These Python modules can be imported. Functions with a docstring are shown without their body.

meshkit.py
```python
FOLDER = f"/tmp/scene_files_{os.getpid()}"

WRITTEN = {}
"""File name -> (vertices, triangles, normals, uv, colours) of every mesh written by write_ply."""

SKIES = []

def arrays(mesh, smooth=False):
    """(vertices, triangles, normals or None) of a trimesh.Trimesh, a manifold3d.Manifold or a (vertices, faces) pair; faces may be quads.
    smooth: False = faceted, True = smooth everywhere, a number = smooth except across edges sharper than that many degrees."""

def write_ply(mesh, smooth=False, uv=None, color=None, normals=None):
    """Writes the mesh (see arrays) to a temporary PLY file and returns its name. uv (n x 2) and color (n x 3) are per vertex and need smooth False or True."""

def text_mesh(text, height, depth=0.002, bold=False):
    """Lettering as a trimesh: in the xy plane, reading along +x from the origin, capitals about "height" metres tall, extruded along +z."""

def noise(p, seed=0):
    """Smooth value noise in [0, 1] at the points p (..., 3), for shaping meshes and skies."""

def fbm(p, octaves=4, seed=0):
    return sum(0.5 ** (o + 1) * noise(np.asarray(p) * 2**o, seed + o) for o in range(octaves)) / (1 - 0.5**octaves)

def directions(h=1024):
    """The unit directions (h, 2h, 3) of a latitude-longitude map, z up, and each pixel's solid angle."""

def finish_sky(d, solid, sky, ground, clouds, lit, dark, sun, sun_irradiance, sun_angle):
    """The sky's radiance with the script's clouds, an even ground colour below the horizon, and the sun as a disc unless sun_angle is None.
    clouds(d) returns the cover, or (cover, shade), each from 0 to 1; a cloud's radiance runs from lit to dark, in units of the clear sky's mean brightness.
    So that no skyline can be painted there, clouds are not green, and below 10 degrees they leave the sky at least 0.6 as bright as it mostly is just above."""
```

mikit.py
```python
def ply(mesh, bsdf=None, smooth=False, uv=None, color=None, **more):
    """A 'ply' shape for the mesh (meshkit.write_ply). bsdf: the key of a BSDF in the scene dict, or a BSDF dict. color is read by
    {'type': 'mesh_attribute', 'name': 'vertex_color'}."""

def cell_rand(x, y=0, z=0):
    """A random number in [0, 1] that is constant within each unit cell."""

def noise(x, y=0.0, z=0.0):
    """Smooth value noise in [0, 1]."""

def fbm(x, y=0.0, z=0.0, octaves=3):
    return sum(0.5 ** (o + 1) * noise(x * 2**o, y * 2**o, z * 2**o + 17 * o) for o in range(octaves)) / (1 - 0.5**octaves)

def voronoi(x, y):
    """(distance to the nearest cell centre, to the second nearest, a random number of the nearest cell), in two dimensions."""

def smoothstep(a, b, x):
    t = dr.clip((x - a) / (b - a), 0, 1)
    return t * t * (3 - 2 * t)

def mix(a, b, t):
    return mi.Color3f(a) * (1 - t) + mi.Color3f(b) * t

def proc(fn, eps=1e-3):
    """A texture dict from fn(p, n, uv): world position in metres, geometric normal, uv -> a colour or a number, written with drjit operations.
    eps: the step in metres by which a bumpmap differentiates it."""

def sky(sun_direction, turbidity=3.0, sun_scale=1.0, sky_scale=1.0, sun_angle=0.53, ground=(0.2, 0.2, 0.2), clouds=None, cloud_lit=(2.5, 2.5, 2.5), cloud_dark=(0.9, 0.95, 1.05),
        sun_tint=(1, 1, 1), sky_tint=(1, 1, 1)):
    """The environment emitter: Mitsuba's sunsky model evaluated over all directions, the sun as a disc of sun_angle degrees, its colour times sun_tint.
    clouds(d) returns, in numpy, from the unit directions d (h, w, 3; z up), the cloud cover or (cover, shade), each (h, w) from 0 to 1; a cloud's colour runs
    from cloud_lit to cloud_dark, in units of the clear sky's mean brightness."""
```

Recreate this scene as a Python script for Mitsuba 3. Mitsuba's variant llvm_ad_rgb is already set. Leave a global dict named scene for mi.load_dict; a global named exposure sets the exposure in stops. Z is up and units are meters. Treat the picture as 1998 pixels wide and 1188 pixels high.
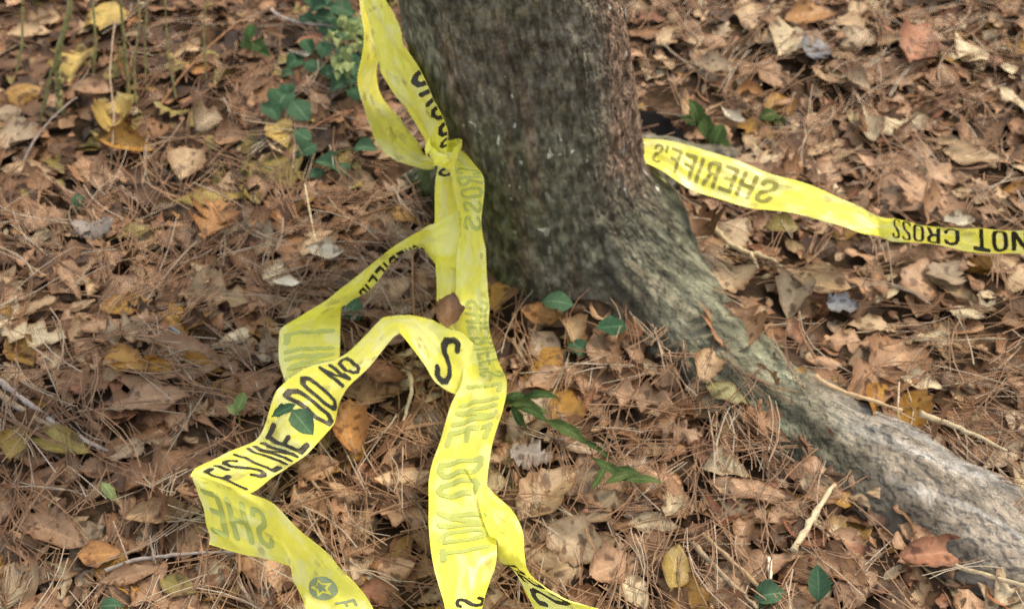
import math, random
import numpy as np, trimesh, drjit as dr, mitsuba as mi, mikit, meshkit, manifold3d, shapely
from scipy.interpolate import PchipInterpolator, CubicSpline
from shapely.geometry import LineString, Polygon
from shapely.ops import unary_union
T = mi.ScalarTransform4f
random.seed(11); rng = np.random.default_rng(11)

# ------------------------------------------------------------------ camera, sky, exposure
H, PITCH, FPX = 1.32, math.radians(41.0), 2745.0          # eye height (m), looking down, focal length in photo pixels (1998 wide)
EYE = np.array([0, 0, H]); FWD = np.array([0, math.cos(PITCH), -math.sin(PITCH)])
RIGHT = np.array([1.0, 0, 0]); UP = np.cross(RIGHT, FWD)
scene, labels = {}, {}
scene['camera'] = {'type': 'thinlens', 'fov': math.degrees(2 * math.atan(999 / FPX)), 'fov_axis': 'x', 'near_clip': 0.05, 'far_clip': 200.0,
                   'aperture_radius': 0.0031, 'focus_distance': 1.32,
                   'to_world': T().look_at(origin=EYE.tolist(), target=(EYE + FWD).tolist(), up=[0, 0, 1])}
scene['sky'] = mikit.sky((0.50, 0.30, 0.80), turbidity=3, sun_scale=0.62, sun_angle=18, clouds=lambda d: np.ones(d.shape[:2]), cloud_lit=(2.5, 2.5, 2.45), sun_tint=(1, 0.97, 0.9))
exposure = 2.15

# ------------------------------------------------------------------ measuring helpers (where a point seen in the photo stands)
def ray(px, py):
    d = FWD + RIGHT * ((px - 999) / FPX) + UP * ((594 - py) / FPX)
    return d / np.linalg.norm(d)
ROOT_PX = [(1215, 470), (1325, 600), (1450, 700), (1600, 785), (1740, 880), (1905, 990), (2110, 1095)]
TRUNK = np.array([0.040, 1.665])
def at(px, py, z=0.0):
    d = ray(px, py); return EYE + d * ((z - H) / d[2])
ROOT = np.array([at(x, y, 0.01) for x, y in ROOT_PX])
RLINE = ROOT[1:, :2]
def ground_h(x, y):
    x, y = np.asarray(x, float), np.asarray(y, float)
    p = np.stack([x * 3.1, y * 3.1, x * 0 + 4.2], -1); q = np.stack([x * 9, y * 9, x * 0 + 1.2], -1)
    d2 = (x - TRUNK[0]) ** 2 + (y - TRUNK[1]) ** 2
    far = np.clip((np.hypot(x, y - 1.6) - 3) / 10, 0, 1)
    dr_ = np.full(np.shape(x), 9.0)
    for a, b in zip(RLINE[:-1], RLINE[1:]):
        t = np.clip(((x - a[0]) * (b[0] - a[0]) + (y - a[1]) * (b[1] - a[1])) / ((b - a) @ (b - a)), 0, 1)
        dr_ = np.minimum(dr_, np.hypot(x - a[0] - t * (b[0] - a[0]), y - a[1] - t * (b[1] - a[1])))
    g = -0.022 + (meshkit.noise(p) - 0.5) * 0.05 + (meshkit.noise(q) - 0.5) * 0.016 + 0.03 * np.exp(-d2 / 0.10) + 0.022 * np.exp(-dr_ ** 2 / .075 ** 2)
    g = g - 0.035 * np.exp(-((x - SHADE_DIP[0]) ** 2 + (y - SHADE_DIP[1]) ** 2) / .06 ** 2)
    for hx, hy in HOLLOWS: g = g - 0.055 * np.exp(-((x - hx) ** 2 + (y - hy) ** 2) / 0.022 ** 2)
    return g + far * (meshkit.noise(p * 0.1) - 0.5) * 0.8
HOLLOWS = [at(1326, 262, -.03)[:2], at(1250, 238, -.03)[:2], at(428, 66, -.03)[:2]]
SHADE_DIP = at(800, 375, -.02)[:2]  # dip of bare dark soil, shaped to deepen the shade left of the trunk
def in_hollow(x, y, r=.028): return any(math.hypot(x - h[0], y - h[1]) < r for h in HOLLOWS)
def at_ground(px, py, lift=0.0):
    z = 0.0
    for _ in range(5):
        p = at(px, py, z); z = float(ground_h(p[0], p[1])) + lift
    return at(px, py, z)
def norm(v): return v / np.maximum(np.linalg.norm(v, axis=-1, keepdims=True), 1e-12)

# ------------------------------------------------------------------ materials
PAL = np.array([(.41, .258, .160), (.45, .325, .20), (.25, .138, .075), (.10, .054, .030), (.38, .215, .05), (.40, .295, .085), (.28, .23, .07), (.38, .295, .205),
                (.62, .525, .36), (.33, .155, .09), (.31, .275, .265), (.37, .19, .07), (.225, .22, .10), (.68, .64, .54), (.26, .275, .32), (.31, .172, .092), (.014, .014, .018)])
def pal_lookup(i):
    c = mi.Color3f(*[float(v) for v in PAL[0]])
    for k in range(1, len(PAL)):
        c = dr.select(dr.abs(i - k) < 0.5, mi.Color3f(*[float(v) for v in PAL[k]]), c)
    return c
def leaf_color(p, n, uv):
    k = dr.floor(uv.x); pal = dr.floor(k / 64.0); t = uv.x - k; v = uv.y * 2 - 1
    r1, r2 = mikit.cell_rand(k, 3), mikit.cell_rand(k, 9)
    c = pal_lookup(pal) * 0.76
    big = mikit.fbm(p.x * 42, p.y * 42, p.z * 42 + r1 * 9, 3); fine = mikit.noise(p.x * 330, p.y * 330, p.z * 330)
    av = dr.abs(v)
    mid = dr.exp(-dr.square(v / 0.07))
    st = t * 8 - av * 1.7; st = dr.abs(st - dr.floor(st) - 0.5) * 2
    vein = mikit.smoothstep(0.80, 0.98, st) * 0.5
    c = c * (0.70 + 0.55 * r2) * (0.62 + 0.76 * big) * (0.86 + 0.28 * fine)
    c = mikit.mix(c, c * mi.Color3f(0.42, 0.36, 0.33), mikit.smoothstep(0.60, 0.74, mikit.fbm(p.x * 95, p.y * 95, p.z * 95 + 5, 2)))
    c = mikit.mix(c, c * mi.Color3f(0.62, 0.52, 0.45), mikit.smoothstep(0.55, 1.0, av + (big - 0.5) * 0.6))
    return c * (1 + 0.28 * mid + 0.22 * vein)
def leaf_bump(p, n, uv):
    t = uv.x - dr.floor(uv.x); av = dr.abs(uv.y * 2 - 1)
    st = t * 8 - av * 1.7; st = dr.abs(st - dr.floor(st) - 0.5) * 2
    return mikit.smoothstep(0.6, 1.0, st) * 0.5 + mikit.noise(p.x * 140, p.y * 140, p.z * 140) * 1.5
def needle_color(p, n, uv):
    r = mikit.cell_rand(dr.floor(uv.x), 1); q = mikit.cell_rand(dr.floor(uv.x), 2)
    c = mikit.mix((.115, .057, .030), (.29, .18, .108), r)
    c = mikit.mix(c, (.35, .30, .24), mikit.smoothstep(0.82, 0.9, q))
    return c * (0.72 + 0.55 * mikit.noise(p.x * 70, p.y * 70, p.z * 70))
def ground_color(p, n, uv):
    a = mikit.fbm(p.x * 26, p.y * 26, 0, 4); b = mikit.fbm(p.x * 130, p.y * 130, 3, 3)
    c = mikit.mix((.026, .017, .011), (.10, .064, .042), mikit.smoothstep(.3, .7, a))
    far = mikit.smoothstep(3.0, 6.0, dr.sqrt(dr.square(p.x) + dr.square(p.y - 1.6)))
    cell = mikit.voronoi(p.x * 17, p.y * 17)[2]
    c = mikit.mix(c, mikit.mix((.14, .085, .055), (.38, .27, .18), cell), far * 0.85)
    return c * (0.55 + 0.9 * b)
AX0, LEAN, LEANY = TRUNK[0], -0.14, -0.10
def bark_color(p, n, uv):
    ang = dr.atan2(p.y - float(TRUNK[1]) - LEANY * (p.z - 0.16), p.x - (float(AX0) + LEAN * (p.z - 0.16)))
    u = ang * 0.15
    w = mikit.fbm(p.x * 14, p.y * 14, p.z * 9, 3)
    streak = mikit.fbm(u * 42 + w * 1.5, p.z * 4.0, 2, 4)
    grain = mikit.fbm(u * 190 + w * 2, p.z * 60, 7, 3)
    patch = mikit.fbm(p.x * 6 + 3, p.y * 6, p.z * 5 + 8, 4)
    c = mikit.mix((.098, .090, .072), (.195, .184, .15), streak)
    c = mikit.mix(c, (.13, .138, .095), mikit.smoothstep(.44, .66, patch) * mikit.smoothstep(.15, -.04, p.x - float(AX0) - LEAN * (p.z - 0.16)) * .8)                      # olive green algae film
    right = mikit.smoothstep(0.085, 0.125, p.x - (float(AX0) + LEAN * (p.z - 0.16)) + (w - .5) * 0.07) * mikit.smoothstep(.10, .2, p.z)
    c = mikit.mix(c, (.185, .128, .098), right * 0.85)                                           # bare reddish strip
    red = mikit.smoothstep(.60, .70, mikit.fbm(u * 30 + 11, p.z * 3.2, 5, 3))
    c = mikit.mix(c, (.165, .12, .092), red * 0.5)
    lich = mikit.smoothstep(.52, .68, mikit.fbm(p.x * 22, p.y * 22, p.z * 16, 3)) * mikit.smoothstep(.45, .6, mikit.noise(p.x * 5 + 9, p.y * 5, p.z * 4))
    c = mikit.mix(c, (.235, .25, .195), lich * 0.6)                                                # grey green lichen
    moss = mikit.smoothstep(.26, .08, p.z) * mikit.smoothstep(.06, -.04, p.x) * mikit.smoothstep(.35, .6, w)
    c = mikit.mix(c, (.055, .075, .022), moss * 0.9)                                              # moss at the left foot
    foot = mikit.smoothstep(.17, .06, p.z) * mikit.smoothstep(.0, .16, p.x) * mikit.smoothstep(.62, .34, p.x)
    c = mikit.mix(c, (.175, .20, .145), foot * mikit.smoothstep(.28, .6, patch) * 0.5)           # grey green flare
    rootz = mikit.smoothstep(.36, .50, p.x)
    c = mikit.mix(c, mikit.mix((.165, .14, .118), (.25, .225, .20), mikit.smoothstep(.3, .7, w)), rootz * 0.8)
    pale = mikit.smoothstep(.40, .50, p.x) * mikit.smoothstep(.86, .62, p.x) * mikit.smoothstep(.38, .62, mikit.fbm(p.x * 11 + p.y * 9 + 2, (p.y + p.x * .7) * 26, 6, 4)) * mikit.smoothstep(-.005, .02, p.z)
    c = mikit.mix(c, (.38, .40, .42), pale * 0.6)                                                # pale lichen crust on the root
    sp = mikit.noise(u * 120 + w * 4, p.z * 95, 3 + p.x * 20)
    spot = mikit.smoothstep(.80, .89, sp) * mikit.smoothstep(.45, .62, mikit.noise(u * 16, p.z * 11, 9))
    c = mikit.mix(c, (.60, .61, .56), spot * 0.9)                                                  # white lichen dots
    rough3 = mikit.fbm(p.x * 75, p.y * 75, p.z * 60, 3)
    dark = mikit.smoothstep(.36, .62, mikit.fbm(u * 70 + w * 3, p.z * 26, 11, 3))
    return c * 0.92 * (0.62 + 0.76 * mikit.smoothstep(.25, .75, grain)) * (0.70 + 0.6 * mikit.smoothstep(.25, .75, rough3)) * (0.78 + 0.36 * dark)
def bark_bump(p, n, uv):
    ang = dr.atan2(p.y - float(TRUNK[1]) - LEANY * (p.z - 0.16), p.x - (float(AX0) + LEAN * (p.z - 0.16))); u = ang * 0.15
    return mikit.fbm(u * 130, p.z * 45, p.x * 10, 3) * 1.2 + mikit.fbm(p.x * 110, p.y * 110, p.z * 80, 3) * 1.3
def wood_color(p, n, uv):
    k = dr.floor(uv.x); c = pal_lookup(dr.floor(k / 64.0)); r = mikit.cell_rand(k, 5)
    return c * (0.7 + 0.5 * r) * (0.55 + 0.9 * mikit.fbm(p.x * 150, p.y * 150, p.z * 150, 3))
def tape_color(p, n, uv):
    glare = mikit.fbm(uv.x * 40, uv.y * 60, 1, 4); fine = mikit.fbm(uv.x * 160, uv.y * 160, 4, 2)
    c = mikit.mix((.90, .90, .14), (.91, .935, .35), mikit.smoothstep(.42, .7, glare))  # pale patches are glare painted into the film colour
    spot = mikit.smoothstep(.66, .80, mikit.fbm(uv.x * 38, uv.y * 46, 9, 4))
    return mikit.mix(c, (.42, .40, .14), spot * 0.65) * (0.93 + 0.12 * fine)
def green_color(p, n, uv):
    k = dr.floor(uv.x); r = mikit.cell_rand(k, 5); t = uv.x - k; av = dr.abs(uv.y * 2 - 1)
    kind = dr.floor(k / 64.0)
    c = dr.select(kind < 0.5, mikit.mix((.045, .105, .062), (.085, .16, .10), r), mikit.mix((.045, .09, .034), (.10, .145, .055), r))
    c = dr.select(kind > 1.5, mikit.mix((.14, .21, .085), (.30, .36, .17), r), c)
    st = t * 6 - av * 1.2; st = dr.abs(st - dr.floor(st) - 0.5) * 2
    c = c * (0.8 + 0.4 * mikit.fbm(p.x * 90, p.y * 90, p.z * 90, 2))
    return mikit.mix(c, c * 1.6 + 0.03, dr.maximum(dr.exp(-dr.square(av / 0.07)), 0.4 * mikit.smoothstep(.8, 1., st)))
P = mikit.proc
def twosided(b): return {'type': 'twosided', 'bsdf': b}
scene['dry_leaf'] = twosided({'type': 'bumpmap', 'arbitrary': {**P(leaf_bump, 4e-4), }, 'scale': 0.0004, 'bsdf': {'type': 'principled', 'base_color': P(leaf_color), 'roughness': 0.5, 'specular': 0.42}})
scene['shade_leaf'] = twosided({'type': 'principled', 'base_color': {'type': 'rgb', 'value': [.008, .008, .009]}, 'roughness': 0.95, 'specular': 0.05})  # near-black matte for leaves added where only dark shade lies
scene['needle'] = twosided({'type': 'principled', 'base_color': P(needle_color), 'roughness': 0.5, 'specular': 0.4})
scene['soil'] = twosided({'type': 'principled', 'base_color': P(ground_color), 'roughness': 0.95, 'specular': 0.1})
scene['bark'] = twosided({'type': 'bumpmap', 'arbitrary': P(bark_bump, 8e-4), 'scale': 0.012, 'bsdf': {'type': 'principled', 'base_color': P(bark_color), 'roughness': 0.9, 'specular': 0.2}})
scene['wood'] = twosided({'type': 'principled', 'base_color': P(wood_color), 'roughness': 0.75, 'specular': 0.25})
scene['tape_film'] = {'type': 'blendbsdf', 'weight': 0.5,
    'a': {'type': 'principledthin', 'base_color': P(tape_color), 'roughness': 0.33, 'spec_trans': 0.0, 'eta': 1.45, 'diff_trans': 1.3},
    'b': twosided({'type': 'principled', 'base_color': P(tape_color), 'roughness': 0.27, 'specular': 0.6, 'clearcoat': 0.3, 'clearcoat_gloss': 0.7})}
scene['ink_black'] = twosided({'type': 'principled', 'base_color': {'type': 'rgb', 'value': [.022, .022, .014]}, 'roughness': 0.45, 'specular': 0.4})
scene['ink_through'] = twosided({'type': 'principled', 'base_color': {'type': 'rgb', 'value': [.40, .46, .12]}, 'roughness': 0.4, 'specular': 0.4})
scene['ink_through_dark'] = twosided({'type': 'principled', 'base_color': {'type': 'rgb', 'value': [.25, .24, .05]}, 'roughness': 0.4, 'specular': 0.4})
scene['ink_badge'] = twosided({'type': 'principled', 'base_color': {'type': 'rgb', 'value': [.24, .30, .17]}, 'roughness': 0.4, 'specular': 0.4})
scene['green_leaf'] = {'type': 'principledthin', 'base_color': P(green_color), 'roughness': 0.42, 'spec_trans': 0.0, 'eta': 1.4, 'diff_trans': 0.5}

# ------------------------------------------------------------------ registering
used = {}
def key_for(name):
    n = used.get(name, 0); used[name] = n + 1
    return name if n == 0 else f'{name}_{n:03d}'
def put(key, mesh, bsdf, uv=None, smooth=True):
    scene[key] = mikit.ply(mesh, bsdf, smooth=smooth, uv=uv); return key
def tag(key, label=None, category=None, group=None, kind=None):
    labels[key] = {k: v for k, v in (('label', label), ('category', category), ('group', group), ('kind', kind)) if v}

# ------------------------------------------------------------------ ground
def grid_sheet(xs, ys):
    X, Y = np.meshgrid(xs, ys, indexing='ij'); Z = ground_h(X, Y)
    i = np.arange(len(xs) * len(ys)).reshape(len(xs), len(ys))
    f = np.stack([i[:-1, :-1], i[1:, :-1], i[1:, 1:], i[:-1, 1:]], -1).reshape(-1, 4)
    return np.stack([X, Y, Z], -1).reshape(-1, 3), f
def axis(c, inner, step, far):
    a = np.arange(0, inner, step); b = inner + np.geomspace(step, far - inner, 40)
    h = np.concatenate([a, b]); return c + np.concatenate([-h[:0:-1], h])
put('ground', grid_sheet(axis(0, 1.6, 0.012, 60), axis(1.6, 1.6, 0.012, 60)), 'soil')
tag('ground', 'brown forest soil under pine needles and fallen leaves', 'ground', kind='structure')

# ------------------------------------------------------------------ tree: trunk and roots as one smooth body, cut into parts
R0 = 0.145
caps = []                                                    # (a, b, ra, rb)
rp = ROOT.copy(); rp[:, 2] = [0.03, -0.036, -0.075, -0.083, -0.085, -0.091, -0.10]
rr = [0.080, 0.080, 0.088, 0.090, 0.095, 0.102, 0.10]
caps.append((np.array([TRUNK[0] + .02, TRUNK[1] - .03, 0.09]), rp[0], 0.085, rr[0]))
for i in range(len(rp) - 1): caps.append((rp[i], rp[i + 1], rr[i], rr[i + 1]))
N_MAIN = len(caps)
def side_root(px, py, z0, r0, r1, z1=-0.03):
    b = at(px, py, 0.0); b[2] = z1
    caps.append((np.array([TRUNK[0] + (b[0] - TRUNK[0]) * .25, TRUNK[1] + (b[1] - TRUNK[1]) * .25, z0]), b, r0, r1))
side_root(985, 500, 0.10, 0.085, 0.03)
side_root(1120, 555, 0.07, 0.085, 0.035)
side_root(800, 330, 0.09, 0.08, 0.02)
for dx, dy in ((.32, .25), (-.1, .36)):
    caps.append((np.array([TRUNK[0], TRUNK[1] + .02, .10]), np.array([TRUNK[0] + dx, TRUNK[1] + dy, -.03]), .09, .025))
CA = [(a.tolist(), (b - a).tolist(), float((b - a) @ (b - a)), ra, rb) for a, b, ra, rb in caps]
K = 0.052
def body(x, y, z):
    ax = AX0 + LEAN * (z - 0.16)
    d = math.hypot(x - ax, y - TRUNK[1] - LEANY * (z - 0.16)) - (R0 + 0.020 * math.exp(-max(z, 0) / 0.06) - 0.012 * (z - .3))
    for a, ab, l2, ra, rb in CA:
        px, py, pz = x - a[0], y - a[1], z - a[2]
        t = min(1.0, max(0.0, (px * ab[0] + py * ab[1] + pz * ab[2]) / l2))
        e = math.sqrt((px - t * ab[0]) ** 2 + (py - t * ab[1]) ** 2 + (pz - t * ab[2]) ** 2) - (ra + (rb - ra) * t)
        h = max(K - abs(d - e), 0.0) / K
        d = min(d, e) - h * h * K * 0.25
    return -d
lo = [-.30, float(rp[-1][1]) - .08, -.10]; hi = [float(rp[-1][0]) + .06, 2.05, .78]
ls = manifold3d.Manifold.level_set(body, [*lo, *hi], 0.017, 0.0)
ls = ls.refine_to_length(0.006)
m = ls.to_mesh(); tv, tf = np.array(m.vert_properties[:, :3], float), np.array(m.tri_verts)
tm = trimesh.Trimesh(tv, tf, process=True); trimesh.smoothing.filter_taubin(tm, iterations=12)
tv, tf = np.array(tm.vertices), np.array(tm.faces); tn = np.array(tm.vertex_normals)
ang = np.arctan2(tv[:, 1] - TRUNK[1], tv[:, 0] - AX0) * R0
q = np.stack([ang * 22, tv[:, 2] * 5, tv[:, 0] * 3], -1); q2 = tv * [45, 45, 30]; rootw = np.where((tv[:, 0] > .22) & (tv[:, 2] < .1), .35, 1.0); q4 = np.stack([ang * 85, tv[:, 2] * 28, tv[:, 0] * 20], -1)
tv = tv + tn * ((meshkit.fbm(q, 4) - .5) * 0.016 + (meshkit.fbm(q2, 3, 5) - .5) * np.where((tv[:, 0] > .24) & (tv[:, 2] < .1), .008, .011) + (meshkit.noise(tv * [16, 16, 10], 9) - .5) * .010 + (meshkit.fbm(q4, 3, 11) - .5) * .009 * rootw)[:, None]
cen = tv[tf].mean(1)
is_root = (cen[:, 0] > 0.27) & (cen[:, 1] < 1.52)
keep_top = cen[:, 2] < 0.77
def submesh(mask):
    f = tf[mask]; ids, inv = np.unique(f, return_inverse=True); return tv[ids], inv.reshape(-1, 3)
# upper trunk, above the picture
zz = np.concatenate([np.linspace(.74, 3.2, 70), [3.2]]); th = np.linspace(0, 2 * math.pi, 121)[:-1]
rad = (R0 - 0.012 * (zz - .3))[:, None] + (meshkit.fbm(np.stack(np.broadcast_arrays(th[None] * R0 * 22, zz[:, None] * 5, 0.0), -1), 3) - .5) * .016
rad[-1] = 0.001
up = np.stack([AX0 + LEAN * (np.minimum(zz, 1.2) - .16)[:, None] - .03 * (np.maximum(zz, 1.2) - 1.2)[:, None] + rad * np.cos(th), TRUNK[1] + LEANY * (np.minimum(zz, 1.2) - .16)[:, None] + rad * np.sin(th), np.broadcast_to(zz[:, None], rad.shape)], -1).reshape(-1, 3)
i = np.arange(len(zz) * 120).reshape(len(zz), 120)
uf = np.stack([i[:-1], np.roll(i, -1, 1)[:-1], np.roll(i, -1, 1)[1:], i[1:]], -1).reshape(-1, 4)
v1, f1 = submesh(~is_root & keep_top)
uf3 = np.vstack([uf[:, [0, 1, 2]], uf[:, [0, 2, 3]]])
put('tree__trunk', (np.vstack([v1, up]), np.vstack([f1, uf3 + len(v1)])), 'bark')
put('tree__root', submesh(is_root & keep_top), 'bark')
tag('tree', 'grey brown tree trunk with mossy foot and a thick root running to the right', 'tree')
tag('tree__root', 'half buried grey root with pale lichen crust')

# ------------------------------------------------------------------ leaves
def outline(kind, t, seed):
    s = np.clip((t - .07) / .93, 0, 1)
    if kind == 'oval': w = np.sin(np.pi * s ** .85) ** .8
    elif kind == 'lance': w = np.sin(np.pi * s ** .9) ** 1.15
    elif kind == 'spatula': w = s ** 1.2 * np.clip(1 - s ** 7, 0, 1) * 1.1
    elif kind == 'oak':
        w = np.sin(np.pi * s ** .8) ** .6 * (0.60 + 0.42 * np.cos(2 * np.pi * (3.4 * s + .1))) + .05
        w *= (s > 0) * (s < 1)
    else:
        w = np.sin(np.pi * s ** .7) ** .45
    return w, s
def leaf_mesh(kind, center, a, nrm, L, wr, pal, ident, r, nt=16, nu=7, curl=None, bend=None, fold=None, rough=1.0):
    a = norm(a); b = norm(np.cross(nrm, a)); n = np.cross(a, b)
    t = np.linspace(0, 1, nt); v = np.linspace(-1, 1, nu)
    w, s = outline(kind, t, 0)
    tear = 0.20 if kind == 'scrap' else 0.07
    wl = w * (1 + tear * r.standard_normal(nt)); wrr = w * (1 + tear * r.standard_normal(nt))
    W = np.where(v[None] < 0, wl[:, None], wrr[:, None]) * v[None] * wr * L + np.where(t < .07, .012, .004)[:, None] * v[None] * L
    curl = r.normal(0.14, .28) if curl is None else curl
    bend = r.normal(0.0, .22) if bend is None else bend
    fold = r.normal(0.1, .2) if fold is None else fold
    half = wr * L
    z = curl * half * (W / max(half, 1e-6)) ** 2 + fold * np.abs(W) + bend * L * ((t - .5) ** 2 * 1.6)[:, None]
    ph = r.uniform(0, 6, 4)
    z = z + rough * 0.035 * L * (np.sin(t * 9 + ph[0])[:, None] * v[None] + .7 * np.sin(t[:, None] * 14 + v[None] * 3 + ph[1]) * np.abs(v[None])) + rough * 0.012 * L * r.standard_normal((nt, nu)) * np.abs(v)[None]
    side = r.normal(0, .10) * L * ((t - .5) ** 2)
    pts = center + a * ((t - .5) * L)[:, None, None] + b * (W + side[:, None])[..., None] + n * (z - np.median(z))[..., None]
    uv = np.stack(np.broadcast_arrays((pal * 64 + ident % 64 + .01 + t * .98)[:, None], (v * .5 + .5)[None]), -1).reshape(-1, 2)
    k = np.arange(nt * nu).reshape(nt, nu)
    f = np.stack([k[:-1, :-1], k[1:, :-1], k[1:, 1:], k[:-1, 1:]], -1).reshape(-1, 4)
    return pts.reshape(-1, 3), np.vstack([f[:, [0, 1, 2]], f[:, [0, 2, 3]]]), uv
def join(parts):
    vs, fs, us, o = [], [], [], 0
    for v, f, u in parts: vs.append(v); fs.append(f + o); us.append(u); o += len(v)
    return (np.vstack(vs), np.vstack(fs)), np.vstack(us)
ident = [0]
def one_leaf(px, py, Lpx, ang, wr, pal, kind, label, group=None, lift=0.024, tilt=16, name='fallen_leaf', nt=18, nu=7, bsdf='dry_leaf', category='leaf', **kw):
    r = np.random.default_rng(int(px * 7919 + py * 31) % 2 ** 31)
    c = at_ground(px, py, lift); ca, sa = math.cos(math.radians(ang)), -math.sin(math.radians(ang))
    p0, p1 = at_ground(px - ca * Lpx / 2, py - sa * Lpx / 2), at_ground(px + ca * Lpx / 2, py + sa * Lpx / 2)
    a = p1 - p0; a[2] *= .5; L = float(np.linalg.norm(a))
    n = norm(np.array([r.normal(0, .12), -math.tan(math.radians(tilt)) + r.normal(0, .12), 1.0]))
    n = norm(n - a * (n @ a) / (a @ a))
    ident[0] += 1
    v, f, uv = leaf_mesh(kind, c, a, n, L, wr, pal, ident[0] * 7, r, nt, nu, **kw)
    k = key_for(name); put(k, (v, f), bsdf, uv); tag(k, label, category, group)
    return k
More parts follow.
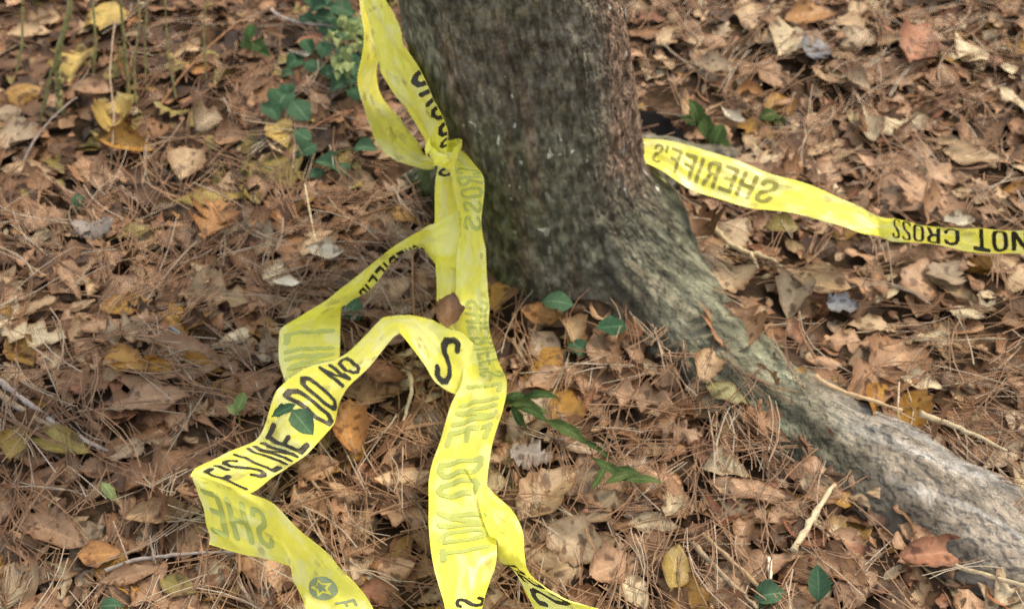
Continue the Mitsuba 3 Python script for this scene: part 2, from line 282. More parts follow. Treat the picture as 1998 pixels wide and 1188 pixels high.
HERO = [  # px, py, length, angle (anticlockwise from right), half width ratio, palette, kind, label
 (205, 30, 62, 70, .42, 5, 'oval', 'small ochre yellow leaf standing near the top left edge of the picture'),
 (55, 62, 95, 5, .22, 1, 'oval', 'beige leaf lying flat in the top left corner'),
 (150, 120, 78, 60, .36, 5, 'oak', 'ragged ochre leaf left of the thin stems at upper left'),
 (40, 182, 84, 20, .33, 4, 'oval', 'golden olive leaf at the upper left edge below the beige corner leaf'),
 (25, 265, 60, 80, .45, 7, 'oval', 'pale pinkish leaf at the far left edge, upper part'),
 (240, 280, 118, -12, .20, 4, 'lance', 'curled golden brown leaf lying below a matching ochre leaf at upper left'),
 (222, 225, 70, 75, .30, 5, 'oval', 'upright ochre leaf just above the curled golden brown one'),
 (257, 216, 26, 20, .40, 8, 'scrap', 'tiny cream leaf scrap beside the golden brown leaves'),
 (448, 268, 68, 10, .38, 0, 'oval', 'pinkish tan leaf left of the teal ground plant'),
 (405, 235, 60, 30, .40, 7, 'scrap', 'pale grey tan leaf scrap up left of the pinkish leaf'),
 (365, 312, 70, 80, .32, 1, 'oval', 'upright tan leaf with yellowish face, upper left'),
 (50, 330, 110, -4, .20, 1, 'lance', 'long beige leaf at the left edge a third of the way down'),
 (405, 386, 150, 5, .13, 5, 'lance', 'long pale yellow leaf lying above the orange leaf'),
 (415, 428, 84, 70, .42, 11, 'oak', 'orange brown leaf standing on its stalk left of centre'),
 (585, 104, 46, -8, .13, 13, 'lance', 'thin white leaf strip near the top, left of the vine'),
 (612, 78, 76, 12, .26, 9, 'oval', 'reddish brown leaf near the top, left of the yellow strap'),
 (385, 132, 56, -10, .30, 11, 'oval', 'small orange leaf below the dark hollow at upper left'),
 (545, 258, 55, -52, .26, 5, 'lance', 'yellow leaf hanging under the teal ground plant'),
 (205, 350, 92, 10, .34, 0, 'oak', 'pinkish lobed leaf below the golden brown leaf'),
 (175, 172, 90, -5, .24, 0, 'oval', 'pinkish tan leaf below the ragged ochre leaf'),
 (1540, 76, 66, 60, .36, 8, 'oval', 'cream leaf at the top right, beside a grey blue crumpled leaf'),
 (1593, 96, 46, 30, .45, 14, 'scrap', 'crumpled grey blue leaf at the top right'),
 (1578, 28, 110, 8, .22, 11, 'oval', 'orange brown leaf at the top edge, right of the trunk'),
 (1790, 82, 80, 70, .24, 9, 'oval', 'dark red brown leaf standing near the top right'),
 (1897, 100, 92, -42, .20, 8, 'lance', 'pale cream leaf slanting down at the top right'),
 (1980, 195, 100, -40, .16, 8, 'lance', 'pale leaf slanting down at the right edge, upper part'),
 (1462, 180, 60, -8, .32, 11, 'oval', 'small orange leaf above the green sprig behind the right tape'),
 (1390, 128, 84, -10, .32, 7, 'oval', 'olive beige leaf right of the trunk, near the top'),
 (1430, 226, 62, -32, .17, 13, 'lance', 'white narrow leaf just right of the green sprig'),
 (1692, 246, 74, 105, .27, 8, 'lance', 'cream upright leaf, left one of a V shaped pair above the right tape'),
 (1740, 247, 76, 22, .24, 8, 'lance', 'cream slanting leaf, right one of a V shaped pair above the right tape'),
 (1895, 305, 135, -8, .20, 1, 'oval', 'wide tan leaf at the right side above the tape'),
 (1665, 160, 72, -20, .36, 7, 'oval', 'beige leaf above the V shaped pair of cream leaves'),
 (1800, 362, 100, 35, .36, 0, 'oak', 'large pinkish lobed leaf just above the twist in the right tape'),
 (1870, 430, 60, 0, .30, 13, 'scrap', 'white leaf scrap directly above the right tape near its end'),
 (180, 440, 88, 5, .30, 10, 'scrap', 'lavender grey leaf at the left, below the long pale yellow leaf'),
 (262, 452, 100, 12, .16, 6, 'lance', 'olive yellow narrow leaf right of the lavender grey leaf'),
 (410, 575, 150, -8, .30, 1, 'oak', 'tan lobed leaf left of the folded yellow strand'),
 (405, 540, 60, -10, .34, 7, 'oval', 'pale leaf lying on the tan lobed leaf left of the folded strand'),
 (60, 655, 140, -6, .24, 8, 'oak', 'cream lobed leaf at the left edge, halfway down'),
 (240, 650, 110, 10, .34, 7, 'oak', 'large grey tan leaf right of the cream lobed leaf'),
 (352, 700, 165, -12, .30, 0, 'oval', 'large pinkish brown leaf left of the folded tape strand'),
 (285, 716, 160, -4, .09, 4, 'lance', 'narrow olive and orange curled leaf on the large pinkish brown leaf'),
 (290, 778, 175, 6, .22, 0, 'oval', 'wide pinkish leaf above the corner of the tape strand'),
 (490, 745, 120, 8, .20, 2, 'oval', 'brown leaf touching the left side of the tape strand with black letters'),
 (385, 632, 100, -28, .15, 3, 'lance', 'dark curled leaf above the large pinkish brown leaf'),
 (634, 489, 74, -8, .27, 13, 'oval', 'curled cream white leaf left of the hanging tape'),
 (558, 549, 66, -4, .16, 13, 'lance', 'glossy white scrap with grey edge left of the hanging tape'),
 (112, 862, 130, -18, .20, 6, 'oval', 'olive yellow leaf at lower left below the grey bark strips'),
 (30, 860, 80, 75, .28, 5, 'oval', 'yellow leaf at the left edge below the grey bark strips'),
 (95, 1035, 165, -20, .20, 0, 'lance', 'pinkish brown leaf at the lower left edge'),
 (312, 1000, 165, 3, .15, 1, 'oval', 'tan curled leaf left of the folded corner of the tape'),
 (255, 1122, 145, 14, .14, 0, 'lance', 'pale pink leaf below the thin twig at lower left'),
 (190, 1082, 90, 0, .30, 11, 'oval', 'orange tan leaf above the thin twig at lower left'),
 (345, 1142, 80, -20, .26, 6, 'oval', 'olive leaf at the bottom, left of the tape with the round emblem'),
 (682, 832, 120, 95, .26, 11, 'oval', 'rusty orange leaf standing against the lower edge of the lettered strand'),
 (620, 915, 90, 12, .30, 0, 'oval', 'pinkish leaf under the lower edge of the lettered strand'),
 (1062, 962, 155, 42, .26, 1, 'oval', 'golden tan folded leaf touching the right side of the tape junction'),
 (1120, 1055, 135, -28, .36, 7, 'oval', 'large grey tan leaf right of the lower tape strand'),
 (1195, 1105, 105, 20, .36, 0, 'oval', 'pinkish leaf below the large grey tan leaf'),
 (1238, 1150, 78, -60, .28, 8, 'oval', 'whitish leaf at the bottom right of the lower tape strand'),
 (795, 930, 150, 8, .15, 1, 'oval', 'arched tan leaf between the two lower tape strands'),
 (800, 1005, 135, -6, .24, 0, 'oak', 'brown pink lobed leaf between the two lower tape strands'),
 (770, 1108, 80, 10, .34, 0, 'oval', 'pinkish leaf near the bottom between the two lower tape strands'),
 (1035, 885, 90, -10, .34, 10, 'scrap', 'grey leaf scrap right of the tape bend'),
 (877, 608, 62, 80, .28, 2, 'oval', 'grey brown dead leaf caught between the hanging tape strands'),
 (1600, 545, 130, -15, .27, 1, 'oval', 'broad tan leaf on the bank right of the tree foot'),
 (1642, 594, 66, -5, .30, 14, 'scrap', 'blue grey leaf scrap below the broad tan leaf'),
 (1700, 634, 120, -6, .15, 1, 'lance', 'long tan leaf below the blue grey scrap'),
 (1815, 655, 92, 8, .10, 8, 'lance', 'thin pale leaf at the right, above the root'),
 (1885, 610, 76, -10, .22, 8, 'oval', 'small pale leaf at the right, below the end of the tape'),
 (1655, 665, 110, -8, .26, 0, 'oak', 'pinkish leaf near the upper side of the root'),
 (1425, 540, 90, 20, .30, 1, 'oval', 'tan leaf touching the tree foot on its right side'),
 (1380, 712, 80, 70, .30, 1, 'oval', 'tan leaf standing on the lower side of the root'),
 (1415, 765, 100, -25, .22, 12, 'oval', 'olive green dry leaf below the root'),
 (1795, 745, 88, -15, .27, 8, 'oval', 'cream leaf right of the root'),
 (1525, 440, 70, 0, .34, 6, 'oval', 'olive leaf under the right tape'),
 (1430, 455, 70, 60, .34, 7, 'scrap', 'pale grey leaf under the right tape near the trunk'),
 (1460, 955, 185, -12, .14, 0, 'lance', 'long pinkish leaf lying in the middle of the lower right'),
 (1320, 838, 92, -20, .36, 0, 'oak', 'tan lobed leaf between the tape bend and the root'),
 (1595, 945, 80, -10, .30, 7, 'oval', 'grey tan leaf at the top of the bright white stick'),
 (1805, 965, 105, -35, .24, 1, 'oval', 'tan leaf lying against the lower side of the root'),
 (1828, 1078, 165, 8, .20, 9, 'oval', 'reddish leaf below the lichen covered root'),
 (1788, 1040, 80, -20, .26, 0, 'oval', 'pink tan leaf on the upper side of the reddish leaf'),
 (1312, 982, 50, 70, .34, 8, 'scrap', 'small curled cream leaf below the dark green blade'),
 (1318, 1108, 90, 80, .26, 5, 'oval', 'upright ochre leaf near the bottom, centre right'),
 (1180, 690, 100, -60, .26, 0, 'oval', 'pink tan leaf below the green leaves at the tree foot'),
 (1065, 738, 110, 28, .20, 0, 'lance', 'pinkish leaf pointing at the bend of the tape'),
 (1245, 770, 140, -10, .24, 0, 'oak', 'large pinkish lobed leaf right of the tape bend'),
 (748, 565, 110, 15, .30, 1, 'oval', 'tan leaf seen behind the narrow twisted tape strand'),
 (1055, 612, 90, -12, .26, 11, 'oval', 'rusty leaf at the tree foot right of the hanging tape'),
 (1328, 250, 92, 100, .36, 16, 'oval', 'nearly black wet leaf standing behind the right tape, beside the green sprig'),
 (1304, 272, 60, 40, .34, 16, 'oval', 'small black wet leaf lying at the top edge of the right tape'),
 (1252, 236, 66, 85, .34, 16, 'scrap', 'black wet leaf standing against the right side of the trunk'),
 (610, 690, 60, 40, .30, 2, 'oval', 'brown leaf in the gap under the folded tape lobe'),
]
for h in HERO:
    kw = {}
    if 'curled' in h[7]: kw = dict(curl=.9, fold=.25)
    if h[5] == 13: kw = dict(lift=.036, tilt=18, curl=.7, bend=.5, fold=.3)
    if h[5] == 16: kw = dict(bsdf='shade_leaf', lift=.03, tilt=50)
    if 'folded' in h[7]: kw = dict(fold=.8)
    if 'hanging tape strands' in h[7]: kw = dict(lift=.105, tilt=45, curl=.8)
    if 'standing' in h[7] or 'upright' in h[7]: kw.setdefault('tilt', 38); kw.setdefault('lift', .032)
    one_leaf(*h[:7], h[7], **kw)
# the other leaves large enough to be told apart: alike ones share a label per colour, shape and region
SH = {'oval': 'oval', 'lance': 'narrow', 'oak': 'lobed', 'scrap': 'torn', 'spatula': 'club shaped'}
PN = {0: 'pinkish tan', 1: 'tan', 2: 'brown', 4: 'golden brown', 7: 'grey tan', 8: 'cream', 15: 'russet brown', 9: 'reddish'}
CUT = (' lying', ' standing', ' left of', ' right of', ' at ', ' below', ' above', ' near', ' beside', ' in the', ' on ', ' under', ' with', ' just', ' touching', ' seen', ' against', ' hanging', ' pointing', ' between', ' directly', ' slanting', ' crossing', ' up left', ' caught', ' leaving', ' behind', ', ')
def core(l):
    return l[:min([l.find(c) for c in CUT if c in l] + [len(l)])]
ANCHOR = [(h[0], h[1], core(h[7])) for h in HERO] + [(1588, 1010, 'bright white peeled stick'), (560, 215, 'teal green ground plant'), (1545, 1150, 'pair of dark green leaves'), (1380, 240, 'green upright sprig'), (640, 310, 'dark green low plant'), (345, 1085, 'thin grey twig'), (1100, 830, 'green blades'), (100, 810, 'bundle of grey bark strips')]
seen = [a[2] for a in ANCHOR]; ANCHOR = [a for a in ANCHOR if seen.count(a[2]) == 1 and ' ' in a[2]]
def where(px, py):
    x, y, c = min(ANCHOR, key=lambda a: math.hypot(a[0] - px, a[1] - py)); dx, dy = px - x, py - y
    d = ('right of' if dx > 0 else 'left of') if abs(dx) > 2 * abs(dy) else ('below' if dy > 0 else 'above') if abs(dy) > 2 * abs(dx) else (('lower' if dy > 0 else 'upper') + (' right' if dx > 0 else ' left') + ' of')
    return f'{d} the {c}'
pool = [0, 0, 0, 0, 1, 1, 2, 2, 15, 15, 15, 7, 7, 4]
count = 0
while count < 298 - len(HERO):
    px, py = rng.uniform(-20, 2018), rng.uniform(-10, 1200)
    if 820 < px < 1300 and py < 520 + max(0, (px - 1000)) * .35: continue
    if in_hollow(*at_ground(px, py)[:2], .045): continue
    base = 46 + 48 * (py / 1188)
    kd = random.choice(['oval', 'oval', 'oval', 'oak', 'lance', 'lance', 'scrap', 'oval', 'spatula']); pal = random.choice(pool)
    lab = f'{PN[pal]} {SH[kd]} leaf {where(px, py)}'
    if px < 650 and py < 330 and rng.random() < .85: pal = random.choice([2, 15, 2, 6]); PN.setdefault(6, 'olive brown'); lab = f'{PN[pal]} {SH[kd]} leaf {where(px, py)}'  # upper left leaves turn darker, shade painted by palette
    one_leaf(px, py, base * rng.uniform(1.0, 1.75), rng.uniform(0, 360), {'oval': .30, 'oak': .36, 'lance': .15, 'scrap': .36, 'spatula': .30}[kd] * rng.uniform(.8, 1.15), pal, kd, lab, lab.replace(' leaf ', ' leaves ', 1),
             lift=rng.uniform(.006, .020), tilt=rng.normal(12, 13))
    count += 1
# the mass of the litter: smaller and buried leaves, nobody could count them
def scatter_pts(n, inside):
    out = []
    while len(out) < n:
        x, y = (rng.uniform(-1.15, 1.25), rng.uniform(.85, 2.75)) if inside else (rng.uniform(-3.2, 3.4), rng.uniform(-1.2, 5.2))
        if not inside and -1.1 < x < 1.2 and .9 < y < 2.7: continue
        if math.hypot(x - TRUNK[0], y - TRUNK[1]) < .17: continue
        out.append((x, y))
    return np.array(out)
def root_near(x, y):
    d = 9.0
    for a, b in zip(ROOT[:-1, :2], ROOT[1:, :2]):
        p = np.array([x, y]); t = np.clip((p - a) @ (b - a) / ((b - a) @ (b - a)), 0, 1); d = min(d, float(np.linalg.norm(p - a - t * (b - a))))
    return d
shade_pool = [2, 3, 3, 15, 2, 6, 3]  # darker leaf tones: the upper left shade put into the litter colour
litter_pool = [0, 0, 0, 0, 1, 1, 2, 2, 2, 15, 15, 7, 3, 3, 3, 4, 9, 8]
parts = []
for inside, n in ((True, 7600), (False, 7500)):
    pts = scatter_pts(n, inside); gz = ground_h(pts[:, 0], pts[:, 1])
    for (x, y), g in zip(pts, gz):
        small = rng.random() < .42
        L = rng.uniform(.012, .030) if small else rng.uniform(.036, .082)
        if inside and in_hollow(x, y): continue
        if inside and rng.random() < .75 * math.exp(-((x - SHADE_DIP[0]) ** 2 + (y - SHADE_DIP[1]) ** 2) / .085 ** 2): continue
        if inside and x > .1 and root_near(x, y) < .032 + .25 * L and rng.random() < .86: continue
        kd = random.choice(['oval', 'oval', 'oak', 'lance', 'lance', 'scrap', 'scrap', 'oval', 'spatula']); yaw = rng.uniform(0, 2 * math.pi)
        tl = rng.normal(0, .24, 2); n_ = norm(np.array([tl[0], tl[1] - .05, 1.0])); a = np.array([math.cos(yaw), math.sin(yaw), 0.0]); a = a - n_ * (a @ n_)
        nt, nu = ((6, 3) if small else (11, 5)) if inside else ((5, 3) if small else (8, 3))
        parts.append(leaf_mesh(kd, np.array([x, y, g + rng.uniform(-.002, .016)]), a, n_, L, {'oval': .30, 'oak': .33, 'lance': .17, 'scrap': .36, 'spatula': .30}[kd], random.choice(shade_pool if (x < -.08 and y > 1.72 and rng.random() < .85) else litter_pool), int(rng.integers(64)), rng, nt, nu, rough=1.0))
mesh, uv = join(parts); put('leaf_litter', mesh, 'dry_leaf', uv)
tag('leaf_litter', 'mass of small brown leaf scraps and half buried leaves covering the ground', 'leaf litter', kind='stuff')

# ------------------------------------------------------------------ pine needles
def tubes(P0, yaw, pitch, L, bend, r, seg, idn, roll=None):
    n = len(P0); s = np.linspace(-.5, .5, seg + 1)[None]
    d = np.stack([np.cos(yaw), np.sin(yaw), yaw * 0], -1); o = np.stack([-np.sin(yaw), np.cos(yaw), yaw * 0], -1)
    c = P0[:, None] + d[:, None] * (s * L[:, None])[..., None] + o[:, None] * (bend[:, None] * (s * 2) ** 2 * L[:, None] * .25)[..., None]
    c[..., 2] += s * L[:, None] * pitch[:, None]
    ring = []
    for k in range(3):
        an = 2 * math.pi * k / 3 + .5
        ring.append(c + r[:, None, None] * (o[:, None] * math.cos(an) + np.array([0, 0, 1.0]) * math.sin(an)))
    v = np.stack(ring, 2)                                           # n, seg+1, 3, 3
    i = np.arange(n * (seg + 1) * 3).reshape(n, seg + 1, 3)
    j = np.roll(i, -1, 2)
    f = np.stack([i[:, :-1], i[:, 1:], j[:, 1:], j[:, :-1]], -1).reshape(-1, 4)
    uv = np.stack([np.broadcast_to(idn[:, None, None] + .5, i.shape), np.broadcast_to(s[0][None, :, None] + .5, i.shape)], -1).reshape(-1, 2)
    return v.reshape(-1, 3), np.vstack([f[:, [0, 1, 2]], f[:, [0, 2, 3]]]), uv
def needles(n, inside, seg):
    b = scatter_pts(n, inside)
    near = np.array([root_near(x, y) if x > .1 else 9 for x, y in b]) if inside else np.full(n, 9.0)
    dens = meshkit.noise(np.stack([b[:, 0] * 4, b[:, 1] * 4, b[:, 0] * 0 + 7], -1), 8)
    want = np.where((b[:, 0] > .12) & (b[:, 1] > 1.45), .5, np.where((b[:, 0] < -.08) & (b[:, 1] > 1.8), .5, 1.0)) * np.clip(dens * 2.4 - .2, .25, 1)
    b = b[((near > .040) | (rng.random(n) < .28)) & (rng.random(n) < want)]; n = len(b)
    fld = meshkit.noise(np.stack([b[:, 0] * 1.7, b[:, 1] * 1.7, b[:, 0] * 0], -1), 3)
    yaw = np.where(b[:, 0] > .1, -.45, .3) + (fld - .5) * 4.5 + rng.normal(0, .75, n)
    rep = 3; yaw = np.repeat(yaw, rep) + rng.normal(0, .09, n * rep); b = np.repeat(b, rep, 0) + rng.normal(0, .004, (n * rep, 2)); n *= rep
    lift = np.repeat(rng.uniform(.006, .034, n // rep), rep)
    P0 = np.column_stack([b, ground_h(b[:, 0], b[:, 1]) + lift + rng.uniform(0, .002, n)])
    return tubes(P0, yaw, np.repeat(rng.normal(0, .07, n // rep), rep), rng.uniform(.05, .15, n), rng.normal(0, .35, n), rng.uniform(.00055, .0009, n), seg, np.repeat(rng.integers(0, 900, n // rep), rep) + rng.integers(0, 3, n))
mesh, uv = join([needles(5200, True, 4), needles(4000, False, 2)])
put('pine_needles', mesh, 'needle', uv, smooth=False)
tag('pine_needles', 'carpet of dry reddish brown pine needles over the forest floor', 'pine needles', kind='stuff')

# ------------------------------------------------------------------ twigs, sticks, stems
def tube_path(pts, r0, r1, seg=7, rough=.12, seed=0, up_first=None):
    pts = np.asarray(pts, float); r = np.random.default_rng(seed)
    u = np.concatenate([[0], np.cumsum(np.linalg.norm(np.diff(pts, axis=0), axis=1))]); n = max(8, int(u[-1] / .008))
    s = np.linspace(0, u[-1], n); c = np.stack([PchipInterpolator(u, pts[:, k])(s) for k in range(3)], -1)
    c += (r.standard_normal((n, 3)) * r0 * .15)
    tg = norm(np.gradient(c, axis=0)); x = norm(np.cross(tg, [.123, .2, .97])); y = np.cross(tg, x)
    rad = (r0 + (r1 - r0) * s / u[-1]) * (1 + rough * r.standard_normal(n))
    an = np.arange(seg) * 2 * math.pi / seg
    v = c[:, None] + (rad[:, None] * (1 + rough * .6 * r.standard_normal((n, seg))))[..., None] * (x[:, None] * np.cos(an)[None, :, None] + y[:, None] * np.sin(an)[None, :, None])
    i = np.arange(n * seg).reshape(n, seg); j = np.roll(i, -1, 1)
    f = np.stack([i[:-1], j[:-1], j[1:], i[1:]], -1).reshape(-1, 4); f = np.vstack([f[:, [0, 1, 2]], f[:, [0, 2, 3]]])
    v = np.vstack([v.reshape(-1, 3), c[:1], c[-1:]]); a, b = n * seg, n * seg + 1
    f = np.vstack([f, [[a, i[0, (k + 1) % seg], i[0, k]] for k in range(seg)], [[b, i[-1, k], i[-1, (k + 1) % seg]] for k in range(seg)]])
    return v, f
def twig(name, pix, r0, r1, pal, label, category='twig', lifts=None, group=None):
    lifts = lifts or [.022] * len(pix)
    pts = [at_ground(x, y, l) for (x, y), l in zip(pix, lifts)]
    ident[0] += 1
    v, f = tube_path(pts, r0, r1, seed=ident[0])
    k = key_for(name); put(k, (v, f), 'wood', np.column_stack([np.full(len(v), pal * 64 + ident[0] % 64 + .5), np.zeros(len(v))])); tag(k, label, category, group)
twig('stick', [(1548, 1074), (1585, 1012), (1628, 945)], .0048, .003, 8, 'bright white peeled stick pointing up in the lower right', 'stick', [.03, .035, .03])
twig('stick', [(1795, 806), (1850, 826), (1905, 850), (1965, 880)], .0045, .002, 8, 'pale stick lying along the upper side of the root', 'stick', [.05, .045, .04, .03])
twig('twig', [(205, 1112), (270, 1092), (345, 1082), (470, 1076)], .003, .002, 10, 'thin grey twig crossing the litter left of the tape emblem')
twig('twig', [(300, 1092), (292, 1045)], .0018, .001, 10, 'short side shoot standing on the thin grey twig at lower left', lifts=[.024, .045])
twig('twig', [(0, 742), (60, 790), (130, 840), (200, 875)], .0045, .003, 10, 'upper grey bark strip in the bundle at the left edge', 'bark strip')
twig('twig', [(0, 768), (70, 815), (150, 862)], .004, .003, 7, 'middle grey bark strip in the bundle at the left edge', 'bark strip')
twig('twig', [(-10, 800), (60, 838), (140, 872)], .0045, .002, 3, 'dark lower bark strip in the bundle at the left edge', 'bark strip')
twig('twig', [(40, 745), (120, 800), (195, 850)], .0035, .003, 3, 'dark upper bark strip in the bundle at the left edge', 'bark strip')
twig('twig', [(10, 782), (110, 836), (210, 880)], .003, .002, 10, 'thin pale bark strip lying across the bundle at the left edge', 'bark strip')
twig('twig', [(800, 730), (803, 760), (795, 795), (780, 840), (745, 880)], .0028, .002, 8, 'white curved twig under the lettered tape peak', lifts=[.04, .035, .03, .02, .02])
twig('twig', [(815, 790), (770, 850), (720, 905)], .006, .004, 3, 'dark thick twig under the lettered tape peak')
twig('twig', [(595, 360), (608, 430), (617, 472)], .0012, .001, 8, 'hair thin pale stalk above the curled cream white leaf', lifts=[.06, .035, .02])
twig('twig', [(805, 500), (806, 560), (808, 640), (806, 700)], .0016, .0012, 2, 'thin brown stalk hanging between the two tape strands', lifts=[.04, .035, .03, .025])
twig('twig', [(1385, 430), (1440, 485), (1500, 505), (1530, 530)], .005, .003, 8, 'crooked pale twig on the bank below the right tape')
twig('twig', [(1465, 495), (1480, 525)], .003, .002, 8, 'short pale spur of the crooked twig below the right tape')
twig('twig', [(1730, 470), (1738, 520), (1742, 560)], .0015, .001, 7, 'thin upright stalk under the twist of the right tape', lifts=[.07, .04, .02])
twig('twig', [(1010, 1145), (960, 1188), (930, 1230)], .003, .002, 3, 'dark twig between the two lowest tape strands')
twig('twig', [(1840, 1095), (1920, 1120), (2010, 1145)], .003, .0025, 8, 'pale twig near the lower right corner')
twig('twig', [(1500, 1088), (1503, 1130)], .003, .002, 13, 'short white twig above the green leaves at the bottom')
twig('twig', [(1350, 1060), (1420, 1130), (1480, 1188)], .004, .003, 7, 'grey twig slanting down to the green leaves at the bottom')
twig('twig', [(1370, 1040), (1440, 1105), (1500, 1160)], .003, .003, 1, 'tan twig slanting beside the grey one at the bottom')
twig('twig', [(1590, 735), (1680, 775), (1760, 800)], .003, .002, 1, 'tan twig resting on the middle of the root', lifts=[.06, .065, .06])
twig('twig', [(1000, 660), (1020, 700), (1050, 735)], .003, .002, 7, 'grey twig right of the tape strip above the bend')
twig('twig', [(640, 460), (700, 425), (765, 405)], .002, .0015, 2, 'brown twig left of the hanging tape, near the knot')
twig('twig', [(330, 640), (350, 655), (325, 665)], .003, .002, 14, 'small grey curled twig on the large pinkish brown leaf')
twig('twig', [(610, 940), (640, 985), (655, 1030)], .002, .002, 7, 'grey stalk below the lettered strand')
twig('twig', [(1755, 745), (1752, 800), (1756, 830)], .0012, .001, 8, 'thin pale stalk standing before the root', lifts=[.10, .08, .06])
for pix, l, rr_, pal, lab in (([(40, 330), (85, 250), (150, 190)], [.02, .05, .06], .0022, 10, 'thin grey dead stalk leaning right at the left edge, upper part'),
                            ([(215, 330), (222, 250), (215, 130), (225, 40)], [0, .04, .10, .14], .0018, 7, 'thin pale dead stalk standing by the curled golden brown leaf'),
                            ([(310, 210), (380, 120), (470, 40)], [.01, .04, .06], .0024, 2, 'brown dead stalk crossing the dark hollow at upper left'),
                            ([(545, 330), (610, 250), (690, 215)], [.01, .03, .05], .0016, 9, 'reddish runner stalk behind the teal ground plant'),
                            ([(530, 20), (590, 45), (650, 50)], [.03, .04, .04], .003, 10, 'grey dead branch at the top edge, left of the pale vine'),
                            ([(255, 330), (300, 300), (360, 230)], [.02, .03, .05], .0015, 7, 'thin pale dead stalk right of the curled golden brown leaf')):
    twig('stalk', pix, rr_, rr_ * .7, pal, lab, 'stalk', l)
for pix, lf, r, lab in (([(120, 225), (112, 130), (135, 20), (150, -60)], [0, .06, .13, .18], .0065, 'thick grey green sapling stem at upper left'),
                        ([(78, 250), (96, 160), (128, 60)], [0, .05, .11], .0035, 'thin grey sapling stem left of the thick one'),
                        ([(252, 190), (246, 120), (238, 30), (232, -50)], [0, .05, .10, .15], .0035, 'grey sapling stem below the top edge, second from left'),
                        ([(285, 170), (283, 90), (290, -20)], [0, .05, .12], .002, 'thin green stem right of the grey sapling stems'),
                        ([(345, 200), (330, 110), (322, 0)], [0, .05, .12], .002, 'brown thin stem left of the dark hollow'),
                        ([(180, 150), (186, 70), (176, -30)], [0, .05, .11], .0028, 'grey green stem between the thick sapling and the grey stem'),
                        ([(268, 230), (262, 140), (272, 20), (268, -40)], [0, .05, .11, .15], .0022, 'thin dull stem rising behind the upright ochre leaf'),
                        ([(30, 150), (44, 60), (40, -40)], [0, .06, .12], .003, 'dull stem crossing the beige leaf in the top left corner'),
                        ([(405, 170), (398, 70), (412, -40)], [0, .06, .12], .0018, 'thin brown stem at the left rim of the dark hollow')):
    pts = [at_ground(*p) for p in pix]; g0 = pts[0]
    pts = [np.array([at(p[0], p[1], g0[2] + l)[0], g0[1] + (.02 * k), g0[2] + 0]) for k, (p, l) in enumerate(zip(pix, lf))]
    for k, p in enumerate(pix):
        d = ray(*p); tt = pts[k][1] / d[1]; pts[k] = EYE + d * tt
    ident[0] += 1
    v, f = tube_path(pts, r, r * .7, seed=ident[0]); kk = key_for('sapling_stem'); put(kk, (v, f), 'wood', np.column_stack([np.full(len(v), 12 * 64 + ident[0] % 64 + .5), np.zeros(len(v))])); tag(kk, lab, 'sapling')

# ------------------------------------------------------------------ barrier tape
TW = 0.074
class Ribbon:
    """A strip of tape: rows of (left px, left py, right px, right py, height of its middle, width, side): side +1 = left edge nearer the viewer."""
    def __init__(self, rows, seed):
        A, B = [], []
        for q in rows:
            if len(q) == 2: A.append(np.array(q[0], float)); B.append(np.array(q[1], float)); continue
            lx, ly, rx, ry, h, w, sg = q
            d1, d2 = ray(lx, ly), ray(rx, ry); mid = at((lx + rx) / 2, (ly + ry) / 2, h); dep = np.linalg.norm(mid - EYE)
            best = 0.0
            for dl in np.linspace(0, .06, 121):
                if np.linalg.norm(d1 * (dep - sg * dl) - d2 * (dep + sg * dl)) <= w: best = dl
                else: break
            A.append(EYE + d1 * (dep - sg * best)); B.append(EYE + d2 * (dep + sg * best))
        A, B = np.array(A), np.array(B); M = (A + B) / 2
        u = np.arange(len(A)); self.n = len(A) - 1; self.seed = seed
        self.ia = [PchipInterpolator(u, A[:, k]) for k in range(3)]; self.ib = [PchipInterpolator(u, B[:, k]) for k in range(3)]
        fine = np.linspace(0, self.n, 600); mm = (self._e(self.ia, fine) + self._e(self.ib, fine)) / 2
        self.fu, self.fs = fine, np.concatenate([[0], np.cumsum(np.linalg.norm(np.diff(mm, axis=0), axis=1))])
    def _e(self, ip, u): return np.stack([f(u) for f in ip], -1)
    def flat(self, u, t):
        a, b = self._e(self.ia, u), self._e(self.ib, u); return a + (b - a) * t[..., None]
    def normal(self, u, t):
        e = 2e-3; uu = np.clip(u, e, self.n - e)
        du = self.flat(uu + e, t) - self.flat(uu - e, t); dt = self._e(self.ib, uu) - self._e(self.ia, uu)
        return norm(np.cross(du, dt))
    def point(self, u, t, off=0.0):
        u, t = np.asarray(u, float), np.asarray(t, float); s = np.interp(u, self.fu, self.fs)
        p = self.flat(u, t); n = self.normal(u, t)
        q = np.stack([s * 15, t * 1.3 + s * 7, s * 0 + self.seed], -1); q2 = np.stack([s * 60, t * 4 - s * 30, s * 0 + self.seed + 5], -1)
        q3 = np.stack([s * 11 + t * 2, t * 4.5 - s * 12, s * 0 + self.seed + 9], -1)
        w = (meshkit.noise(q) - .5) * .014 + (meshkit.noise(q2) - .5) * .0022 * np.sin(np.pi * np.clip(t, 0, 1)) + np.abs(meshkit.noise(q3) - .5) * .010
        return p + n * (w + off)[..., None]
    def sheet(self, nt=15):
        n = max(12, int(self.fs[-1] / .004)); s = np.linspace(0, self.fs[-1], n); u = np.interp(s, self.fs, self.fu); t = np.linspace(0, 1, nt)
        U, Tt = np.meshgrid(u, t, indexing='ij'); p = self.point(U, Tt)
        k = np.arange(n * nt).reshape(n, nt); f = np.stack([k[:-1, :-1], k[1:, :-1], k[1:, 1:], k[:-1, 1:]], -1).reshape(-1, 4)
        uv = np.stack([np.interp(U, self.fu, self.fs) + self.seed * 3.7, Tt * TW + self.seed], -1).reshape(-1, 2)
        return (p.reshape(-1, 3), np.vstack([f[:, [0, 1, 2]], f[:, [0, 2, 3]]])), uv
